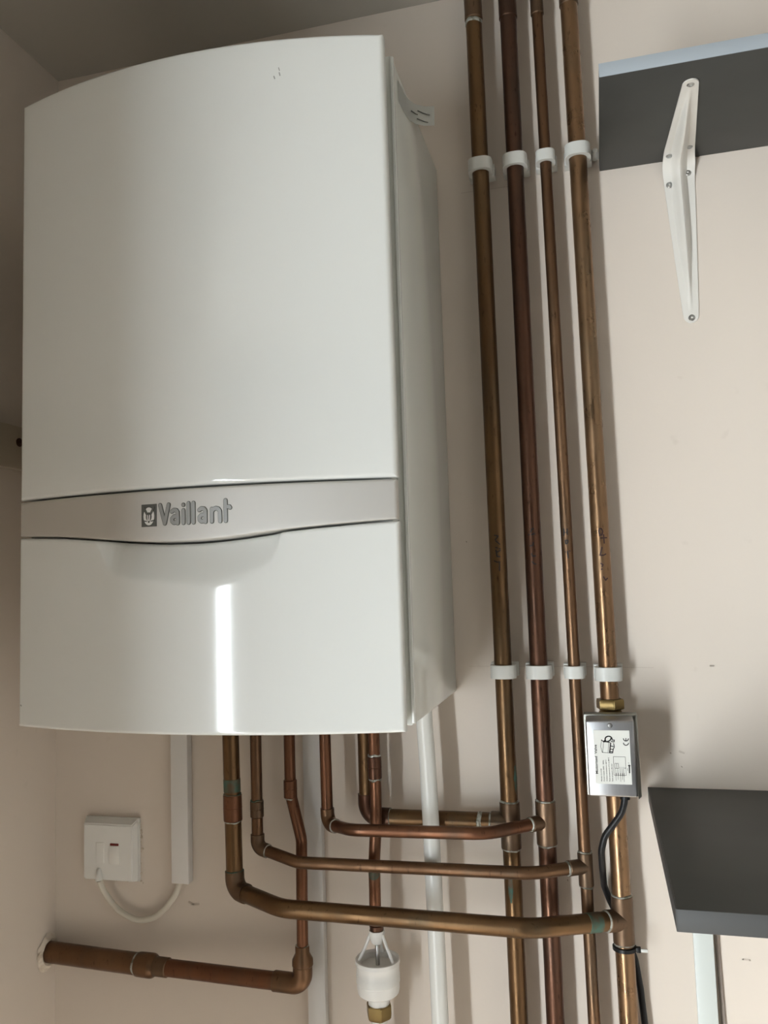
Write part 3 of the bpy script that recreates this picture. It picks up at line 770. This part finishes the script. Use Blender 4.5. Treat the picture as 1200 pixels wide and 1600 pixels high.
# nuts and cable
b = BM(); cx = p4.X(1.315)
lathe(b, (cx, RY, 1.3090), (0, 0, 1), [(.0135, 0), (.0168, .0012), (.0172, .0030), (.0172, .0105), (.0160, .0128), (.0115, .0130)], 6, .28)
bmesh.ops.bevel(b, geom=[e for e in b.edges if abs(e.verts[0].co.z - e.verts[1].co.z) > .004], offset=.0008, segments=2, affect='EDGES')
obj('compression_nut', b, 'brass', tV, ang=30, label='brass hexagon nut')
b = BM(); lathe(b, (cx, RY, 1.3030), (0, 0, 1), [(.0120, 0), (.0136, .001), (.0136, .0035), (.0126, .0045), (.0132, .0058), (.0125, .0065)]); obj('thread', b, 'brass', tV)
b = BM(); cab = [(.8185, -.0560, 1.2140), (.8175, -.0555, 1.2050), (.8140, -.0530, 1.1920), (.8040, -.0510, 1.1780), (.7925, -.0490, 1.1625), (.7878, -.0470, 1.1450), (.7880, -.0380, 1.1200), (.7885, -.0200, 1.0960), (.7930, -.0098, 1.0780), (.8010, -.0095, 1.0600), (.8094, -.0100, 1.0438), (.8205, -.0120, 1.0073), (.8248, -.0120, .9743), (.8275, -.0120, .9341), (.830, -.012, .80), (.832, -.012, FZ)]
tube(b, fillet(cab, .03, 5), .0040, 18); obj('power_cable', b, 'black', tV, label='black power cable')
b = BM(); tube(b, [(.8185, -.056, 1.2150), (.8183, -.056, 1.2085)], .0058, 16); obj('cable_gland', b, 'black', tV)

# black cable tie round the brightest riser
zt = 1.0285; tt = thing('cable_tie', 'black cable tie with a pale cut end round the brightest riser', 'cable tie', (p4.X(zt), RY, zt))
b = BM(); lathe(b, up(p4, zt - .0024), (0, 0, 1), [(.0112, 0), (.0140, .0004), (.0140, .0044), (.0112, .0048)], 32); obj('strap', b, 'black', tt)
b = BM(); box(b, p4.X(zt) + .0130, p4.X(zt) + .0185, RY - .006, RY - .0005, zt - .0030, zt + .0032, .0008); obj('head', b, 'black', tt)
b = BM(); box(b, p4.X(zt) + .0180, p4.X(zt) + .0265, RY - .0050, RY - .0030, zt - .0022, zt + .0016, .0005); obj('cut_end', b, 'clip', tt, label='pale cut end')

# ------------------------------------------------------------------ shelves and bracket
SZ = 2.0078
tU = thing('shelf', 'upper grey shelf seen from below with a pale blue-grey front edge', 'shelf', (1.1, -.1, SZ), 'grey shelves on the right')
b = BM(); box(b, .8310, 1.46, -.2126, -.0004, SZ, SZ + .0155, .0006); obj('board', b, 'shelf', tU)
b = BM(); box(b, .8308, 1.46, -.2134, -.2124, SZ + .0002, SZ + .0155, .0003); obj('front_edge', b, 'shelf_edge_light', tU, label='pale blue-grey edging')
tL = thing('shelf', 'lower grey shelf seen from above, beside the boxed valve', 'shelf', (1.15, -.19, 1.1928), 'grey shelves on the right')
b = BM(); box(b, .8482, 1.46, -.3868, -.0004, 1.1929, 1.2100, .0006); obj('board', b, 'shelf', tL)
b = BM(); box(b, .8480, 1.46, -.3878, -.3866, 1.1928, 1.2100, .0003); obj('front_edge', b, 'shelf_edge_dark', tL)
b = BM(); box(b, .8470, .8484, -.3876, -.0004, 1.1928, 1.2100, .0003); obj('end_edge', b, 'shelf_edge_dark', tL)

tB_ = thing('shelf_bracket', 'white pressed-steel bracket under the upper grey shelf', 'bracket', (.9290, -.001, 1.79))
path = fillet([(0, -.0004, 1.7895), (0, -.0004, SZ - .0004), (0, -.1815, SZ - .0004)], [.034], 16)
path = [path[0]] + [path[0].lerp(path[1], q / 400) for q in (.5, 2, 4.5, 8, 12, 16)] + path[1:-1] + [path[-1].lerp(path[-2], q / 300) for q in (16, 12, 8, 4.5, 2, .5)] + [path[-1]]
# densify
pp = [path[0]]
for a, c in zip(path, path[1:]):
    m_ = max(1, int((c - a).length / .006))
    for k in range(1, m_ + 1): pp.append(a.lerp(c, k / m_))
acc = [0.0]
for a, c in zip(pp, pp[1:]): acc.append(acc[-1] + (c - a).length)
Ltot = acc[-1]; Lel = .2095
b = BM(); rows = []
def sstep(x): x = max(0, min(1, x)); return x * x * (3 - 2 * x)
for i, (p, s) in enumerate(zip(pp, acc)):
    a = pp[max(i - 1, 0)]; c = pp[min(i + 1, len(pp) - 1)]
    T = (c - a).normalized(); Nn = Vector((0, T.z * -1, T.y))          # away from the corner
    if Nn.dot(Vector((0, -1, -1))) < 0: Nn = -Nn
    if s < Lel: k = s / Lel; w = .0085 + (.0200 - .0085) * k ** .9; cxo = .9333 + (.9290 - .9333) * k
    else: k = 1 - (s - Lel) / (Ltot - Lel); w = .0080 + (.0200 - .0080) * k; cxo = .9276 + (.9290 - .9276) * k
    e = min(s, Ltot - s)
    if e < w: w = max(.0006, math.sqrt(max(0, w * w - (w - e) ** 2)))
    hmax = .0150; t_ = .0016
    h = hmax * sstep((e - .012) / .10)
    rw = min(w * .75, .0035 + .0065 * sstep((e - .01) / .15))
    prof2 = [(-w, 0), (-w, t_)] + [(rw * q, t_ + h * (0.5 + 0.5 * math.cos(math.pi * q)) ** .8) for q in (-1, -.8, -.6, -.4, -.2, 0, .2, .4, .6, .8, 1)] + [(w, t_), (w, 0)]
    rows.append([b.verts.new((cxo + x, p.y + Nn.y * n_, p.z + Nn.z * n_)) for x, n_ in prof2])
for r1, r2 in zip(rows, rows[1:]):
    n = len(r1)
    for k in range(n): b.faces.new((r1[k], r1[(k + 1) % n], r2[(k + 1) % n], r2[k]))
b.faces.new(rows[0]); b.faces.new(rows[-1])
obj('bracket_body', b, 'bracket', tB_, ang=40)
def scr(c, n_):
    b = BM(); n_ = Vector(n_); lathe(b, Vector(c) + n_ * .0012, n_, [(.0042, 0), (.0042, .0008), (.0030, .0019), (.0016, .0018), (.0012, .0006), (0, .0004)], 18)
    obj('screw', b, 'steel', tB_)
for c in ((.9338, 0, 1.7962), (.9172, -.0003, 1.9745), (.9400, -.0030, 1.9862)): scr(c, (0, -1, 0))
for c in ((.9277, -.1722, 0), (.9170, -.0225, .0030), (.9402, -.0330, .0003)): scr((c[0], c[1], SZ - c[2]), (0, 0, -1))

# small white plastic plug beside the upper shelf
b = BM(); lathe(b, (.8262, -.0004, 2.0285), (0, -1, 0), [(.0055, 0), (.0055, .006), (.0042, .010), (.0046, .014), (.0030, .018), (0, .018)], 12)
tag(obj('wall_plug', b, 'plastic'), 'small white plastic plug on the wall beside the end of the upper shelf', 'plug')

# ------------------------------------------------------------------ painted board with a hook on the left wall
tH = thing('hook_rail', 'painted board on the left wall, half hidden by the boiler', 'hook rail', (.004, -.3, 1.65))
b = BM(); box(b, .0004, .0120, -.75, -.0200, 1.6495, 1.7110, .0012); obj('board', b, 'board', tH)
b = BM(); tube(b, fillet([(.0120, -.1010, 1.6880), (.0230, -.1010, 1.6880), (.0300, -.0980, 1.6740), (.0300, -.0900, 1.6600), (.0380, -.0860, 1.6560)], .008, 5), .0018, 10)
lathe(b, (.0120, -.1010, 1.6880), (1, 0, 0), [(.0062, 0), (.0062, .0010), (.0050, .0018), (0, .0020)], 18)
obj('hook', b, 'cu_dark', tH, label='small dark metal hook')
